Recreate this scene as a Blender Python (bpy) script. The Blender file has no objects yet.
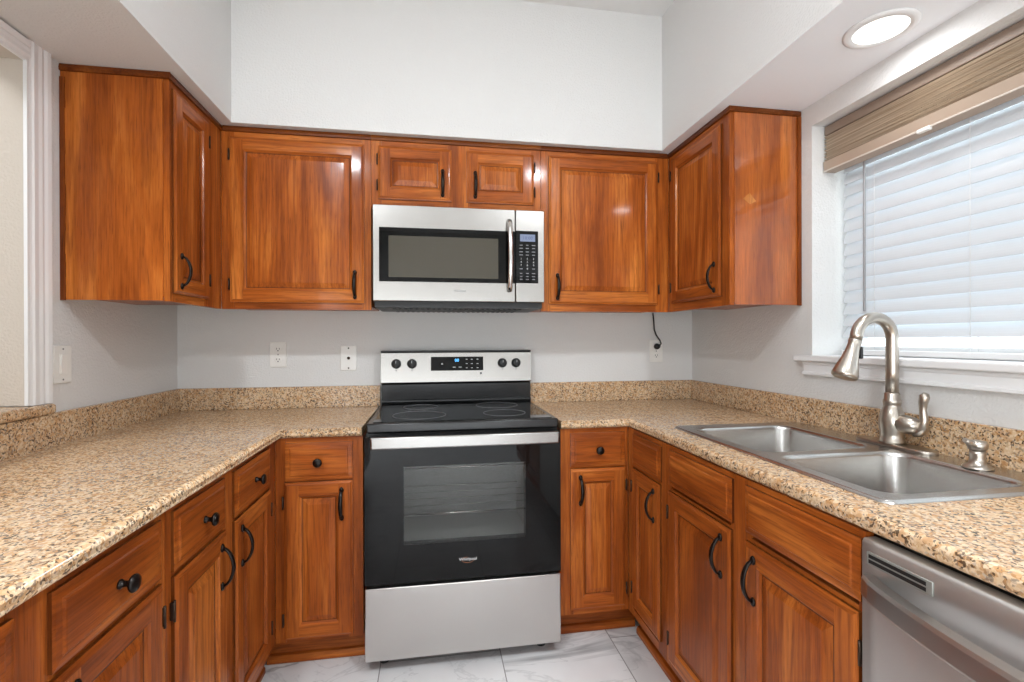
import bpy, bmesh, math, random
from mathutils import Matrix, Vector
PI = math.pi
random.seed(4)
SC = bpy.context.scene
COL = SC.collection

# ------------------------------------------------------------------ camera
cam = bpy.data.objects.new('camera', bpy.data.cameras.new('camera'))
COL.objects.link(cam)
cam.data.sensor_width = 36.0
cam.data.lens = 481.75 * 36 / 1024
cam.data.clip_start = 0.02
cam.matrix_world = (Matrix.Translation((-.1252, -2.5281, 1.2593)) @ Matrix.Rotation(-.1636, 4, 'Z')
                    @ Matrix.Rotation(PI / 2 - .0019, 4, 'X') @ Matrix.Rotation(-.0027, 4, 'Z'))
SC.camera = cam

# ------------------------------------------------------------------ world, lights, exposure
w = bpy.data.worlds.new('sky'); SC.world = w; w.use_nodes = True
w.node_tree.nodes['Background'].inputs[0].default_value = (.86, .93, 1, 1)
w.node_tree.nodes['Background'].inputs[1].default_value = 3.2

def area(name, loc, size, power, color=(1, .96, .9), rot=(0, 0, 0), shape='DISK', sy=None):
    l = bpy.data.lights.new(name, 'AREA'); l.shape = shape; l.size = size
    if sy: l.size_y = sy
    l.energy = power; l.color = color
    o = bpy.data.objects.new(name, l); COL.objects.link(o); o.location = loc; o.rotation_euler = rot
    return o
area('ceiling_lamp', (.82, -2.5, 2.79), .16, 20, (.89, .95, 1))
area('ceiling_lamp', (-.82, -2.5, 2.79), .16, 22, (.89, .95, 1))
area('ceiling_fill', (-.05, -1.75, 2.79), 1.3, 3, (.90, .95, 1), (0, 0, 0), 'RECTANGLE', .8)  # added ceiling fill without a fixture, lifts floor and counters
area('soffit_lamp', (1.1735, -1.309, 2.155), .11, 1.1, (.95, .97, 1))
area('rear_fill', (0, -5.2, .8), 2.4, 32, (.88, .95, 1), (PI / 2, 0, 0), 'RECTANGLE', 1.4)  # soft fill added behind the camera; the front wall has no opening
area('side_fill', (-1.31, -4.35, 1.05), 1.5, 40, (.9, .96, 1), (0, -PI / 2, 0), 'RECTANGLE', 1.5)  # added fill against the solid left wall, lifts the right base doors
area('neighbour_room_fill', (-2.0, -1.9, 2.70), .5, 17, (.92, .96, 1))  # added fill for the next room, also reaches the right base cabinets

SC.view_settings.view_transform = 'Standard'
SC.view_settings.look = 'None'
SC.view_settings.gamma = 1.0
SC.view_settings.use_curve_mapping = False
SC.view_settings.exposure = 0.33

# ------------------------------------------------------------------ materials
def lin(c):
    return tuple(((v / 255) / 12.92 if v / 255 <= .04045 else ((v / 255 + .055) / 1.055) ** 2.4) for v in c) + (1,)
class NT:
    def __init__(s, name):
        s.m = bpy.data.materials.new(name); s.m.use_nodes = True
        s.t = s.m.node_tree; s.b = s.t.nodes['Principled BSDF']
    def n(s, t, **k):
        x = s.t.nodes.new(t)
        for a, v in k.items(): setattr(x, a, v)
        return x
    def l(s, a, b): s.t.links.new(a, b)
    def ramp(s, fac, stops, interp='LINEAR'):
        r = s.n('ShaderNodeValToRGB'); r.color_ramp.interpolation = interp
        e = r.color_ramp.elements
        while len(e) < len(stops): e.new(.5)
        for el, (p, c) in zip(e, stops): el.position = p; el.color = c
        s.l(fac, r.inputs[0]); return r.outputs[0]
    def noise(s, vec, scale, detail=3, rough=.5, dist=0):
        x = s.n('ShaderNodeTexNoise'); s.l(vec, x.inputs['Vector'])
        x.inputs['Scale'].default_value = scale; x.inputs['Detail'].default_value = detail
        x.inputs['Roughness'].default_value = rough; x.inputs['Distortion'].default_value = dist
        return x.outputs['Fac']
    def mapping(s, vec, scale, loc=(0, 0, 0)):
        x = s.n('ShaderNodeMapping'); s.l(vec, x.inputs[0])
        x.inputs['Scale'].default_value = scale; x.inputs['Location'].default_value = loc
        return x.outputs[0]
    def mix(s, a, b, fac, blend='MIX'):
        x = s.n('ShaderNodeMix', data_type='RGBA', blend_type=blend)
        for v, i in ((fac, 0), (a, 6), (b, 7)):
            if hasattr(v, 'is_output'): s.l(v, x.inputs[i])
            else: x.inputs[i].default_value = v
        return x.outputs[2]
    def bump(s, h, strength, dist):
        x = s.n('ShaderNodeBump'); s.l(h, x.inputs['Height'])
        x.inputs['Strength'].default_value = strength; x.inputs['Distance'].default_value = dist
        s.l(x.outputs[0], s.b.inputs['Normal'])
    def set(s, **k):
        for a, v in k.items(): s.b.inputs[a.replace('_', ' ')].default_value = v
        return s.m

def plain(name, rgb, rough=.5, metal=0, **k):
    t = NT(name); t.set(Base_Color=lin(rgb), Roughness=rough, Metallic=metal, **k); return t.m

def wood(name, axis, tone=1.0, gloss=False, warm=(1, 1, 1)):
    t = NT(name)
    tc = t.n('ShaderNodeTexCoord'); oi = t.n('ShaderNodeObjectInfo')
    mul = t.n('ShaderNodeMath', operation='MULTIPLY'); t.l(oi.outputs['Random'], mul.inputs[0]); mul.inputs[1].default_value = 23.7
    add = t.n('ShaderNodeVectorMath', operation='ADD'); t.l(tc.outputs['Object'], add.inputs[0]); t.l(mul.outputs[0], add.inputs[1])
    v = add.outputs[0]
    def st(a, b):
        return t.mapping(v, (a, a, b) if axis == 'Z' else (b, a, a))
    fig = t.noise(st(7, 1.1), 1, 3, .5, 1.3)                    # broad figure
    wv = t.n('ShaderNodeTexWave', wave_type='BANDS', bands_direction='X' if axis == 'Z' else 'Z')
    t.l(st(1, .12), wv.inputs['Vector']); wv.inputs['Scale'].default_value = 13; wv.inputs['Distortion'].default_value = 9
    wv.inputs['Detail'].default_value = 3; wv.inputs['Detail Scale'].default_value = 1.6
    fine = t.noise(st(150, 5), 1, 3, .65)
    pores = t.noise(st(330, 14), 1, 2, .6)
    s = lambda c: tuple(x * tone * k for x, k in zip(c[:3], warm)) + (1,)
    base = t.ramp(fig, [(.28, s(lin((122, 57, 19)))), (.5, s(lin((160, 82, 29)))), (.72, s(lin((192, 112, 48))))])
    c = t.mix(base, s(lin((118, 58, 26))), t.ramp(wv.outputs['Fac'], [(.0, (.45,) * 3 + (1,)), (.35, (.1,) * 3 + (1,)), (1, (0, 0, 0, 1))]))
    c = t.mix(c, t.ramp(fine, [(.3, (.5, .43, .38, 1)), (.62, (1.15, 1.15, 1.15, 1))]), .5, 'MULTIPLY')
    c = t.mix(c, s(lin((84, 38, 16))), t.ramp(pores, [(.56, (0, 0, 0, 1)), (.7, (.55,) * 3 + (1,))]))
    t.l(c, t.b.inputs['Base Color'])
    t.set(Roughness=.3, Specular_IOR_Level=.14, Coat_Weight=.12, Coat_Roughness=.12)
    if warm != (1, 1, 1): t.set(Specular_IOR_Level=.05, Coat_Weight=.3, Coat_Roughness=.1)
    if gloss: t.set(Coat_Weight=1.0, Coat_IOR=1.75, Coat_Roughness=.07)
    mm = t.n('ShaderNodeMath', operation='ADD'); t.l(fine, mm.inputs[0])
    sl = t.noise(v, 14, 2); t.l(sl, mm.inputs[1])
    t.bump(mm.outputs[0], .25, .002)
    return t.m
WV = wood('oak_vertical', 'Z'); WH = wood('oak_horizontal', 'X')
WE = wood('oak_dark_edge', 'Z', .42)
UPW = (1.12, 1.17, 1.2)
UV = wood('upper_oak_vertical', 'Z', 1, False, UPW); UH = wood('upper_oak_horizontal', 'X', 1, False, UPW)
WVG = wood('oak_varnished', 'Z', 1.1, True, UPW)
WT = wood('oak_dark_trim', 'X', .52); WK = wood('oak_kick', 'X', .85); WTV = wood('oak_dark_trim_upright', 'Z', .7)

def granite():
    t = NT('granite'); tc = t.n('ShaderNodeTexCoord'); v0 = tc.outputs['Object']
    n = t.n('ShaderNodeTexNoise'); t.l(v0, n.inputs['Vector']); n.inputs['Scale'].default_value = 45; n.inputs['Detail'].default_value = 3
    sc = t.n('ShaderNodeVectorMath', operation='SCALE'); t.l(n.outputs['Color'], sc.inputs[0]); sc.inputs['Scale'].default_value = .016
    ad = t.n('ShaderNodeVectorMath', operation='ADD'); t.l(v0, ad.inputs[0]); t.l(sc.outputs[0], ad.inputs[1]); v = ad.outputs[0]
    def vor(scale):
        x = t.n('ShaderNodeTexVoronoi'); t.l(v, x.inputs['Vector']); x.inputs['Scale'].default_value = scale
        sp = t.n('ShaderNodeSeparateColor'); t.l(x.outputs['Color'], sp.inputs[0]); return sp.outputs
    a = vor(185); b = vor(235); d = vor(100)
    c = t.ramp(a[0], [(0, lin((172, 134, 96))), (.15, lin((206, 172, 132))), (.32, lin((214, 185, 149))), (.5, lin((196, 154, 110))),
                      (.62, lin((222, 197, 165))), (.77, lin((160, 124, 90))), (.86, lin((188, 168, 146))), (.93, lin((210, 176, 138)))], 'CONSTANT')
    big = t.noise(v0, 11, 3)
    c = t.mix(c, lin((216, 189, 156)), t.ramp(d[1], [(.6, (0, 0, 0, 1)), (.66, (.55,) * 3 + (1,))]))
    c = t.mix(c, lin((188, 138, 88)), t.ramp(d[0], [(.78, (0, 0, 0, 1)), (.82, (.55,) * 3 + (1,))]))
    ma = t.n('ShaderNodeMath', operation='MULTIPLY_ADD'); t.l(big, ma.inputs[0]); ma.inputs[1].default_value = .5; sb = t.n('ShaderNodeMath', operation='SUBTRACT'); t.l(b[1], sb.inputs[0]); sb.inputs[1].default_value = 1.1; t.l(sb.outputs[0], ma.inputs[2])
    c = t.mix(c, lin((62, 46, 36)), t.ramp(ma.outputs[0], [(.0, (0, 0, 0, 1)), (.03, (.85,) * 3 + (1,))]))
    c = t.mix(c, lin((124, 110, 98)), t.ramp(b[2], [(.9, (0, 0, 0, 1)), (.92, (.7,) * 3 + (1,))]))
    t.l(c, t.b.inputs['Base Color']); t.set(Roughness=.16, Specular_IOR_Level=.45)
    return t.m
GR = granite()

def paint(name, rgb, bump=.55, scale=130):
    t = NT(name); tc = t.n('ShaderNodeTexCoord')
    t.set(Base_Color=lin(rgb), Roughness=.7, Specular_IOR_Level=.25)
    h = t.noise(tc.outputs['Object'], scale, 2, .5)
    t.bump(h, bump, .004); return t.m
WALL = paint('wall_paint', (221, 220, 218)); CEIL = paint('ceiling_paint', (232, 231, 230), .25)
TRIMW = plain('white_trim', (236, 236, 236), .35)
PLAST = plain('white_plastic', (235, 233, 228), .3)
SLAT = NT('blind_slat')
SLAT.set(Base_Color=lin((226, 229, 232)), Roughness=.45)
_tr = SLAT.n('ShaderNodeBsdfTranslucent'); _tr.inputs[0].default_value = (.9, .93, .97, 1)
_mx = SLAT.n('ShaderNodeMixShader'); _mx.inputs[0].default_value = .17
SLAT.l(SLAT.b.outputs[0], _mx.inputs[1]); SLAT.l(_tr.outputs[0], _mx.inputs[2])
SLAT.l(_mx.outputs[0], SLAT.t.nodes['Material Output'].inputs[0]); SLAT = SLAT.m

def steel(name, rgb, rough, axis='X', bs=.08):
    t = NT(name); tc = t.n('ShaderNodeTexCoord')
    t.set(Base_Color=lin(rgb), Metallic=1.0, Roughness=rough)
    s = {'X': (4, 500, 500), 'Y': (500, 4, 500), 'Z': (500, 500, 4)}[axis]
    h = t.noise(t.mapping(tc.outputs['Object'], s), 1, 2)
    t.bump(h, bs, .001); return t.m
STEEL = steel('brushed_steel', (166, 163, 159), .27); STEELH = steel('brushed_steel_bar', (190, 187, 184), .3, 'Y', .04); STEELD = steel('brushed_steel_handle', (158, 156, 153), .27); STEELY = steel('brushed_steel_side', (205, 203, 200), .5, 'Y')
SINKM = steel('sink_steel', (190, 188, 185), .27, 'Y', .05); NICKEL = steel('brushed_nickel', (188, 180, 170), .28, 'Z', .04)
CHROME = plain('bright_steel', (215, 213, 210), .15, 1)
BLACKG = plain('black_glass', (7, 7, 7), .04, Specular_IOR_Level=.25); BLACKM = plain('black_enamel', (16, 16, 17), .25)
BLACKP = plain('black_plastic', (22, 22, 23), .45); BRONZE = plain('dark_bronze', (44, 40, 38), .32, .9)
GREYE = plain('grey_side_panel', (60, 60, 62), .5)
DARKH = plain('hinge_bronze', (66, 52, 42), .4, .8)

def cavity():
    t = NT('speckled_enamel'); tc = t.n('ShaderNodeTexCoord')
    c = t.ramp(t.noise(tc.outputs['Object'], 260, 2), [(.35, lin((200, 200, 198))), (.62, lin((226, 226, 224))), (.7, lin((245, 245, 245)))])
    t.l(c, t.b.inputs['Base Color']); t.set(Roughness=.4); return t.m
CAV = cavity()
def tinted(name, col):
    t = NT(name); tr = t.n('ShaderNodeBsdfTransparent'); tr.inputs[0].default_value = col
    gl = t.n('ShaderNodeBsdfGlossy'); gl.inputs['Roughness'].default_value = .03
    lw = t.n('ShaderNodeLayerWeight'); lw.inputs[0].default_value = .5
    pw = t.n('ShaderNodeMath', operation='POWER'); t.l(lw.outputs['Facing'], pw.inputs[0]); pw.inputs[1].default_value = 5
    fr = t.n('ShaderNodeMath', operation='MULTIPLY_ADD'); t.l(pw.outputs[0], fr.inputs[0]); fr.inputs[1].default_value = .9; fr.inputs[2].default_value = .03
    mx = t.n('ShaderNodeMixShader'); t.l(fr.outputs[0], mx.inputs[0]); t.l(tr.outputs[0], mx.inputs[1]); t.l(gl.outputs[0], mx.inputs[2])
    t.l(mx.outputs[0], t.t.nodes['Material Output'].inputs[0]); return t.m
TINT = tinted('tinted_glass', (.72, .72, .71, 1)); CLEAR = tinted('clear_glass', (.95, .97, .97, 1))
MWGL = plain('microwave_mesh_glass', (74, 70, 60), .1)

def emis(name, rgb, s):
    t = NT(name); t.set(Base_Color=(0, 0, 0, 1), Emission_Color=lin(rgb), Emission_Strength=s); return t.m
LENS = emis('lamp_lens', (255, 252, 245), 1.7); BLUE = emis('blue_led', (90, 180, 255), 2.2); LCD = emis('lcd_backlight', (150, 165, 200), .55)
MARK = plain('printed_white', (190, 190, 190), .6); MARKG = plain('printed_grey', (120, 120, 122), .5)
GOLD = plain('logo_gold', (196, 120, 70), .5); LOGOW = plain('logo_white', (225, 225, 225), .5)

def marble():
    t = NT('marble_tile'); tc = t.n('ShaderNodeTexCoord'); v = tc.outputs['Object']
    br = t.n('ShaderNodeTexBrick'); t.l(t.mapping(v, (1, 1, 1), (-.142, .2, 0)), br.inputs['Vector'])
    # tiles 0.47 wide in x, 0.94 long in y: rotate the bricks a quarter turn
    mp = t.n('ShaderNodeMapping'); t.l(v, mp.inputs[0]); mp.inputs['Rotation'].default_value = (0, 0, PI / 2); mp.inputs['Location'].default_value = (.35, -.142, 0)
    t.l(mp.outputs[0], br.inputs['Vector'])
    br.offset = .5; br.inputs['Scale'].default_value = 1; br.inputs['Brick Width'].default_value = .94; br.inputs['Row Height'].default_value = .47
    br.inputs['Mortar Size'].default_value = .0022; br.inputs['Mortar Smooth'].default_value = .1
    br.inputs['Color1'].default_value = (0, 0, 0, 1); br.inputs['Color2'].default_value = (1, 1, 1, 1); br.inputs['Bias'].default_value = 0
    off = t.n('ShaderNodeVectorMath', operation='MULTIPLY_ADD'); t.l(br.outputs['Color'], off.inputs[0]); off.inputs[1].default_value = (7, 5, 3); t.l(v, off.inputs[2])
    rot = t.n('ShaderNodeMapping'); t.l(off.outputs[0], rot.inputs[0]); rot.inputs['Rotation'].default_value = (0, 0, .6); rot.inputs['Scale'].default_value = (1, 2.2, 1)
    def vein(scale, wdt, dist):
        n = t.noise(rot.outputs[0], scale, 5, .55, dist)
        a = t.n('ShaderNodeMath', operation='SUBTRACT'); t.l(n, a.inputs[0]); a.inputs[1].default_value = .5
        b = t.n('ShaderNodeMath', operation='ABSOLUTE'); t.l(a.outputs[0], b.inputs[0])
        return t.ramp(b.outputs[0], [(0, (1, 1, 1, 1)), (wdt, (0, 0, 0, 1))])
    cl = t.noise(off.outputs[0], 3.0, 3)
    c = t.ramp(cl, [(.3, lin((218, 217, 217))), (.65, lin((234, 233, 233)))])
    c = t.mix(c, lin((150, 149, 150)), t.mix((0, 0, 0, 1), vein(1.1, .03, .9), t.ramp(cl, [(.4, (.15,) * 3 + (1,)), (.6, (.8,) * 3 + (1,))])))
    c = t.mix(c, lin((180, 179, 180)), t.mix((0, 0, 0, 1), vein(2.6, .02, 1.2), .4))
    c = t.mix(c, lin((150, 148, 146)), br.outputs['Fac'])
    t.l(c, t.b.inputs['Base Color']); t.set(Roughness=.22); return t.m
FLOOR = marble()
def shade_fabric():
    t = NT('woven_shade'); tc = t.n('ShaderNodeTexCoord')
    n = t.noise(t.mapping(tc.outputs['Object'], (3, 3, 420)), 1, 2)
    c = t.ramp(n, [(.3, lin((158, 138, 116))), (.7, lin((216, 202, 182)))])
    t.l(c, t.b.inputs['Base Color']); t.set(Roughness=.8); return t.m
SHADE = shade_fabric(); SHADER = plain('shade_rail', (176, 156, 138), .5); SHADED = plain('shade_headrail', (140, 122, 108), .5)

# ------------------------------------------------------------------ mesh helpers
class MB:
    def __init__(s): s.bm = bmesh.new()
    def box(s, x0, x1, y0, y1, z0, z1, mi=0, bev=0, seg=2):
        x0, x1 = min(x0, x1), max(x0, x1); y0, y1 = min(y0, y1), max(y0, y1); z0, z1 = min(z0, z1), max(z0, z1)
        r = bmesh.ops.create_cube(s.bm, size=1, matrix=Matrix.Translation(((x0 + x1) / 2, (y0 + y1) / 2, (z0 + z1) / 2)) @ Matrix.Diagonal((x1 - x0, y1 - y0, z1 - z0, 1)))
        fs = {f for v in r['verts'] for f in v.link_faces}
        for f in fs: f.material_index = mi
        if bev:
            es = list({e for f in fs for e in f.edges})
            q = bmesh.ops.bevel(s.bm, geom=es, offset=bev, segments=seg, affect='EDGES', profile=.5)
            for f in q['faces']: f.material_index = mi; f.smooth = True
        return s
    def quad(s, pts, mi=0):
        f = s.bm.faces.new([s.bm.verts.new(p) for p in pts]); f.material_index = mi; return f
    def tube(s, pts, rad, n=10, mi=0, flat=None, caps=True):
        """sweep a circle (or ellipse: flat=(a,b) factors) along pts; rad number or list"""
        pts = [Vector(p) for p in pts]; N = len(pts); rings = []
        up = None
        for i, p in enumerate(pts):
            d = (pts[min(i + 1, N - 1)] - pts[max(i - 1, 0)]).normalized()
            if up is None:
                up = Vector((1, 0, 0)) if abs(d.x) < .9 else Vector((0, 0, 1))
            u = (up - d * up.dot(d)).normalized(); v = d.cross(u); up = u
            r = rad[i] if isinstance(rad, (list, tuple)) else rad
            a, b = flat or (1, 1)
            rings.append([s.bm.verts.new(p + u * (r * a * math.cos(2 * PI * k / n)) + v * (r * b * math.sin(2 * PI * k / n))) for k in range(n)])
        for A, B in zip(rings, rings[1:]):
            for k in range(n):
                f = s.bm.faces.new((A[k], A[(k + 1) % n], B[(k + 1) % n], B[k])); f.smooth = True; f.material_index = mi
        if caps:
            f = s.bm.faces.new(rings[0][::-1]); f.material_index = mi
            f = s.bm.faces.new(rings[-1]); f.material_index = mi
        return s
    def lathe(s, prof, c, axis='Z', n=24, mi=0, sx=1, sy=1):
        """prof: list of (r, h) along axis from c"""
        c = Vector(c); rings = []
        for r, h in prof:
            ring = []
            for k in range(n):
                a = 2 * PI * k / n; p = (r * sx * math.cos(a), r * sy * math.sin(a), h)
                if axis == 'Y': p = (p[0], -p[2], p[1])      # runs towards -y
                if axis == 'X': p = (-p[2], p[0], p[1])      # runs towards -x
                ring.append(s.bm.verts.new(c + Vector(p)))
            rings.append(ring)
        for A, B in zip(rings, rings[1:]):
            for k in range(n):
                f = s.bm.faces.new((A[k], A[(k + 1) % n], B[(k + 1) % n], B[k])); f.smooth = True; f.material_index = mi
        for R in (rings[0], rings[-1]):
            try: s.bm.faces.new(R).material_index = mi
            except ValueError: pass
        return s
    def prism(s, prof, axis, a, b, mi=0, smooth=False):
        """extrude closed 2-D profile along axis between a and b. axis 'Y': prof=(x,z); 'X': prof=(y,z); 'Z': prof=(x,y)"""
        def P(p, t): return {'Y': (p[0], t, p[1]), 'X': (t, p[0], p[1]), 'Z': (p[0], p[1], t)}[axis]
        A = [s.bm.verts.new(P(p, a)) for p in prof]; B = [s.bm.verts.new(P(p, b)) for p in prof]
        n = len(prof)
        for k in range(n):
            f = s.bm.faces.new((A[k], A[(k + 1) % n], B[(k + 1) % n], B[k])); f.material_index = mi; f.smooth = smooth
        s.bm.faces.new(A).material_index = mi; s.bm.faces.new(B).material_index = mi
        return s
    def slab(s, xs, ys, keep, z0, z1, front, bev=.012, seg=4):
        """grid of cells kept by keep(cx,cy), thickness z0..z1, edges for which front(mid) is true are rounded"""
        V = {}
        def v(i, j):
            if (i, j) not in V: V[i, j] = s.bm.verts.new((xs[i], ys[j], z1))
            return V[i, j]
        fs = []
        for i in range(len(xs) - 1):
            for j in range(len(ys) - 1):
                if keep((xs[i] + xs[i + 1]) / 2, (ys[j] + ys[j + 1]) / 2):
                    fs.append(s.bm.faces.new((v(i, j), v(i + 1, j), v(i + 1, j + 1), v(i, j + 1))))
        r = bmesh.ops.extrude_face_region(s.bm, geom=fs, use_keep_orig=True)
        bmesh.ops.translate(s.bm, verts=[g for g in r['geom'] if isinstance(g, bmesh.types.BMVert)], vec=(0, 0, z0 - z1))
        bmesh.ops.recalc_face_normals(s.bm, faces=s.bm.faces[:])
        es = []
        for e in s.bm.edges:
            a, b = e.verts
            if abs(a.co.z - b.co.z) < 1e-6 and len(e.link_faces) == 2 and abs(e.link_faces[0].normal.z) + abs(e.link_faces[1].normal.z) < 1.5 and front((a.co + b.co) / 2):
                es.append(e)
        q = bmesh.ops.bevel(s.bm, geom=es, offset=bev, segments=seg, affect='EDGES', profile=.5)
        for f in q['faces']: f.smooth = True
        return s

def rootloc(p):
    v = Vector((0, 0, 0))
    while p: v += p.location; p = p.parent
    return v
def obj(name, mb, mats, parent=None, world=True):
    """world=True: the shape is given in world axes, moved into the (unrotated) parent's frame"""
    bm = mb.bm
    bmesh.ops.recalc_face_normals(bm, faces=bm.faces[:])
    if parent and world: bmesh.ops.translate(bm, verts=bm.verts[:], vec=-rootloc(parent))
    me = bpy.data.meshes.new(name); bm.to_mesh(me); bm.free()
    for m in (mats if isinstance(mats, (list, tuple)) else [mats]): me.materials.append(m)
    o = bpy.data.objects.new(name, me); COL.objects.link(o)
    if parent: o.parent = parent
    return o
def thing(name, label, cat, loc, rz=0, group=None):
    o = bpy.data.objects.new(name, None); o.empty_display_size = .05; COL.objects.link(o)
    o.location = loc; o.rotation_euler = (0, 0, rz); tag(o, label, cat, group); return o
def tag(o, label, cat, group=None):
    o['label'] = label; o['category'] = cat
    if group: o['group'] = group
    return o
def base_at(o, loc):
    """move a single-mesh thing's origin to loc"""
    o.data.transform(Matrix.Translation(-Vector(loc))); o.location = loc; return o
def struct(name, mb, mat, parent=None):
    o = obj(name, mb, mat, parent)
    if not parent: o['kind'] = 'structure'
    return o
def text(name, s, size, mat, parent, center, depth=.0004, facing='-Y', align='CENTER'):
    cu = bpy.data.curves.new(name, 'FONT'); cu.body = s; cu.size = size; cu.extrude = depth; cu.align_x = align; cu.align_y = 'CENTER'
    cu.resolution_u = 2
    t = bpy.data.objects.new(name, cu); COL.objects.link(t)
    bpy.context.view_layer.update()
    me = bpy.data.meshes.new_from_object(t.evaluated_get(bpy.context.evaluated_depsgraph_get()))
    bpy.data.objects.remove(t); bpy.data.curves.remove(cu)
    me.transform(Matrix.Translation(Vector(center) - rootloc(parent)) @ Matrix.Rotation(PI / 2, 4, 'X'))
    me.name = name; me.materials.clear(); me.materials.append(mat)
    o = bpy.data.objects.new(name, me); COL.objects.link(o); o.parent = parent; return o

# ------------------------------------------------------------------ measures
XL, XR = -1.326, 1.326            # side wall faces
ZT, ZB = 2.168, 1.394             # upper cabinets top / bottom
FY = -.607                        # base cabinet face on the back run
FXL, FXR = -.708, .686            # base cabinet faces on the side runs
CT, CB = .928, .8945              # countertop top / bottom
YE = -3.4                         # how far the side runs go behind the camera
CEILZ = 2.81
WY0, WY1, WZ0, WZ1 = -2.30, -.876, 1.172, 2.085   # window opening
OY0, OY1, OZ0, OZ1 = -2.60, -.862, 1.030, 2.108    # pass-through opening

# ------------------------------------------------------------------ the room
m = MB(); m.box(-2.6, 1.6, -5.4, 2.1, -.1, 0); struct('floor', m, FLOOR)
m = MB(); m.box(XL - .12, 1.6, -5.4, .12, CEILZ, CEILZ + .1); struct('ceiling', m, CEIL)
m = MB(); m.box(XL - .12, 1.6, 0, .12, 0, CEILZ); struct('wall_back', m, WALL)
m = MB(); m.box(XL - .12, 1.6, -5.4, -5.28, 0, CEILZ); struct('wall_front', m, WALL)
m = MB()
m.box(XL - .12, XL, OY1, 0, 0, CEILZ); m.box(XL - .12, XL, -5.28, OY0, 0, CEILZ)
m.box(XL - .12, XL, OY0, OY1, 0, OZ0); m.box(XL - .12, XL, OY0, OY1, OZ1, CEILZ); struct('wall_left', m, WALL)
m = MB()
m.box(XR, XR + .2, WY1, 0, 0, CEILZ); m.box(XR, XR + .2, -5.28, WY0, 0, CEILZ)
m.box(XR, XR + .2, WY0, WY1, 0, WZ0); m.box(XR, XR + .2, WY0, WY1, WZ1, CEILZ); struct('wall_right', m, WALL)
# soffits above the cabinets
m = MB(); m.box(XL, -.9475, -5.28, 0, ZT, CEILZ); struct('ceiling_soffit_left', m, WALL)
m = MB(); m.box(.9669, XR, -5.28, 0, ZT, CEILZ)
for f in m.bm.faces: f.material_index = int(f.calc_center_median().z < ZT + .01)  # underside whiter than the sides: window light put into its paint colour
struct('ceiling_soffit_right', m, [WALL, paint('soffit_lit_underside', (243, 245, 248), .12)])
m = MB(); m.box(-.9475, .9669, -.3604, 0, ZT, CEILZ); struct('ceiling_soffit_back', m, WALL)
# next room seen through the pass-through
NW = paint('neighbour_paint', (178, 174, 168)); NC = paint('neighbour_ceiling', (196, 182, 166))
m = MB(); m.box(-2.54, -2.42, -5.4, 2.1, 0, 2.74); struct('wall_neighbour_left', m, NW)
m = MB(); m.box(-2.42, XL - .12, 1.98, 2.1, 0, 2.74); m.box(-2.42, XL - .12, -5.4, -5.28, 0, 2.74); struct('wall_neighbour_back', m, NW)
m = MB(); m.box(-2.54, XL - .12, -5.4, 2.1, 2.74, 2.84); struct('ceiling_neighbour', m, NC)
# pass-through casing (moulded) on the kitchen side
m = MB()
prof = [(0, 0), (.082, 0), (.082, .008), (.076, .014), (.062, .013), (.052, .010), (.042, .012), (.030, .010), (.012, .012), (.006, .009), (0, .008)]
m.prism([(XL + b, OY1 + a) for a, b in prof], 'Z', OZ0 + .035, ZT - .001)
m.prism([(XL + b, OY0 - a) for a, b in prof], 'Z', OZ0 + .035, ZT - .001)
m.prism([(XL + b, OZ1 + a * .67) for a, b in prof], 'Y', OY0, OY1)
m.box(XL - .002, XL + .008, OY1 - .010, OY1 - .0005, OZ0 + .037, OZ1 - .010); m.box(XL - .002, XL + .008, OY0 + .0005, OY0 + .010, OZ0 + .037, OZ1 - .010)
m.box(XL - .002, XL + .008, OY0 + .001, OY1 - .001, OZ1 - .010, OZ1 - .0005)
struct('trim_1', m, TRIMW)
JL = paint('opening_lining', (206, 196, 184))
m = MB(); m.box(XL - .12, XL - .0025, OY1 - .006, OY1 - .0005, OZ0 + .037, OZ1 - .006); m.box(XL - .12, XL - .0025, OY0 + .0005, OY0 + .006, OZ0 + .037, OZ1 - .006)
m.box(XL - .12, XL - .0025, OY0 + .001, OY1 - .001, OZ1 - .006, OZ1 - .0005)
struct('trim_2', m, JL)
# window
win = thing('window_1', 'x', 'window', (1.50, (WY0 + WY1) / 2, WZ0)); win['kind'] = 'structure'; del win['label'], win['category']
m = MB(); fx0, fx1 = 1.484, 1.524
for a in ((WY0, WY0 + .05, WZ0, WZ1), (WY1 - .05, WY1, WZ0, WZ1), (WY0 + .05, WY1 - .05, WZ0, WZ0 + .06), (WY0 + .05, WY1 - .05, WZ1 - .05, WZ1), ((WY0 + WY1) / 2 - .03, (WY0 + WY1) / 2 + .03, WZ0 + .06, WZ1 - .05)):
    m.box(fx0, fx1, *a)
obj('window_frame', m, TRIMW, win)
m = MB(); m.box(1.502, 1.508, WY0 + .05, (WY0 + WY1) / 2 - .03, WZ0 + .06, WZ1 - .05); m.box(1.502, 1.508, (WY0 + WY1) / 2 + .03, WY1 - .05, WZ0 + .06, WZ1 - .05); obj('pane', m, CLEAR, win)
m = MB(); m.box(1.293, XR, WY0 - .08, -.812, 1.173, 1.198, bev=.006); m.box(XR - .01, 1.484, WY0, WY1, 1.173, 1.198); obj('window_sill', m, TRIMW, win)
m = MB(); m.prism([(XR, 1.172), (1.304, 1.172), (1.306, 1.165), (1.311, 1.160), (1.311, 1.136), (1.304, 1.132), (1.304, 1.124), (1.312, 1.120), (XR, 1.118)], 'Y', WY0 - .06, -.850); obj('apron', m, TRIMW, win)
m = MB(); m.box(1.527, 9, -9, 5, -.2, -.05); struct('ground_outside', m, plain('lawn', (150, 155, 140), .9))

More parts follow.
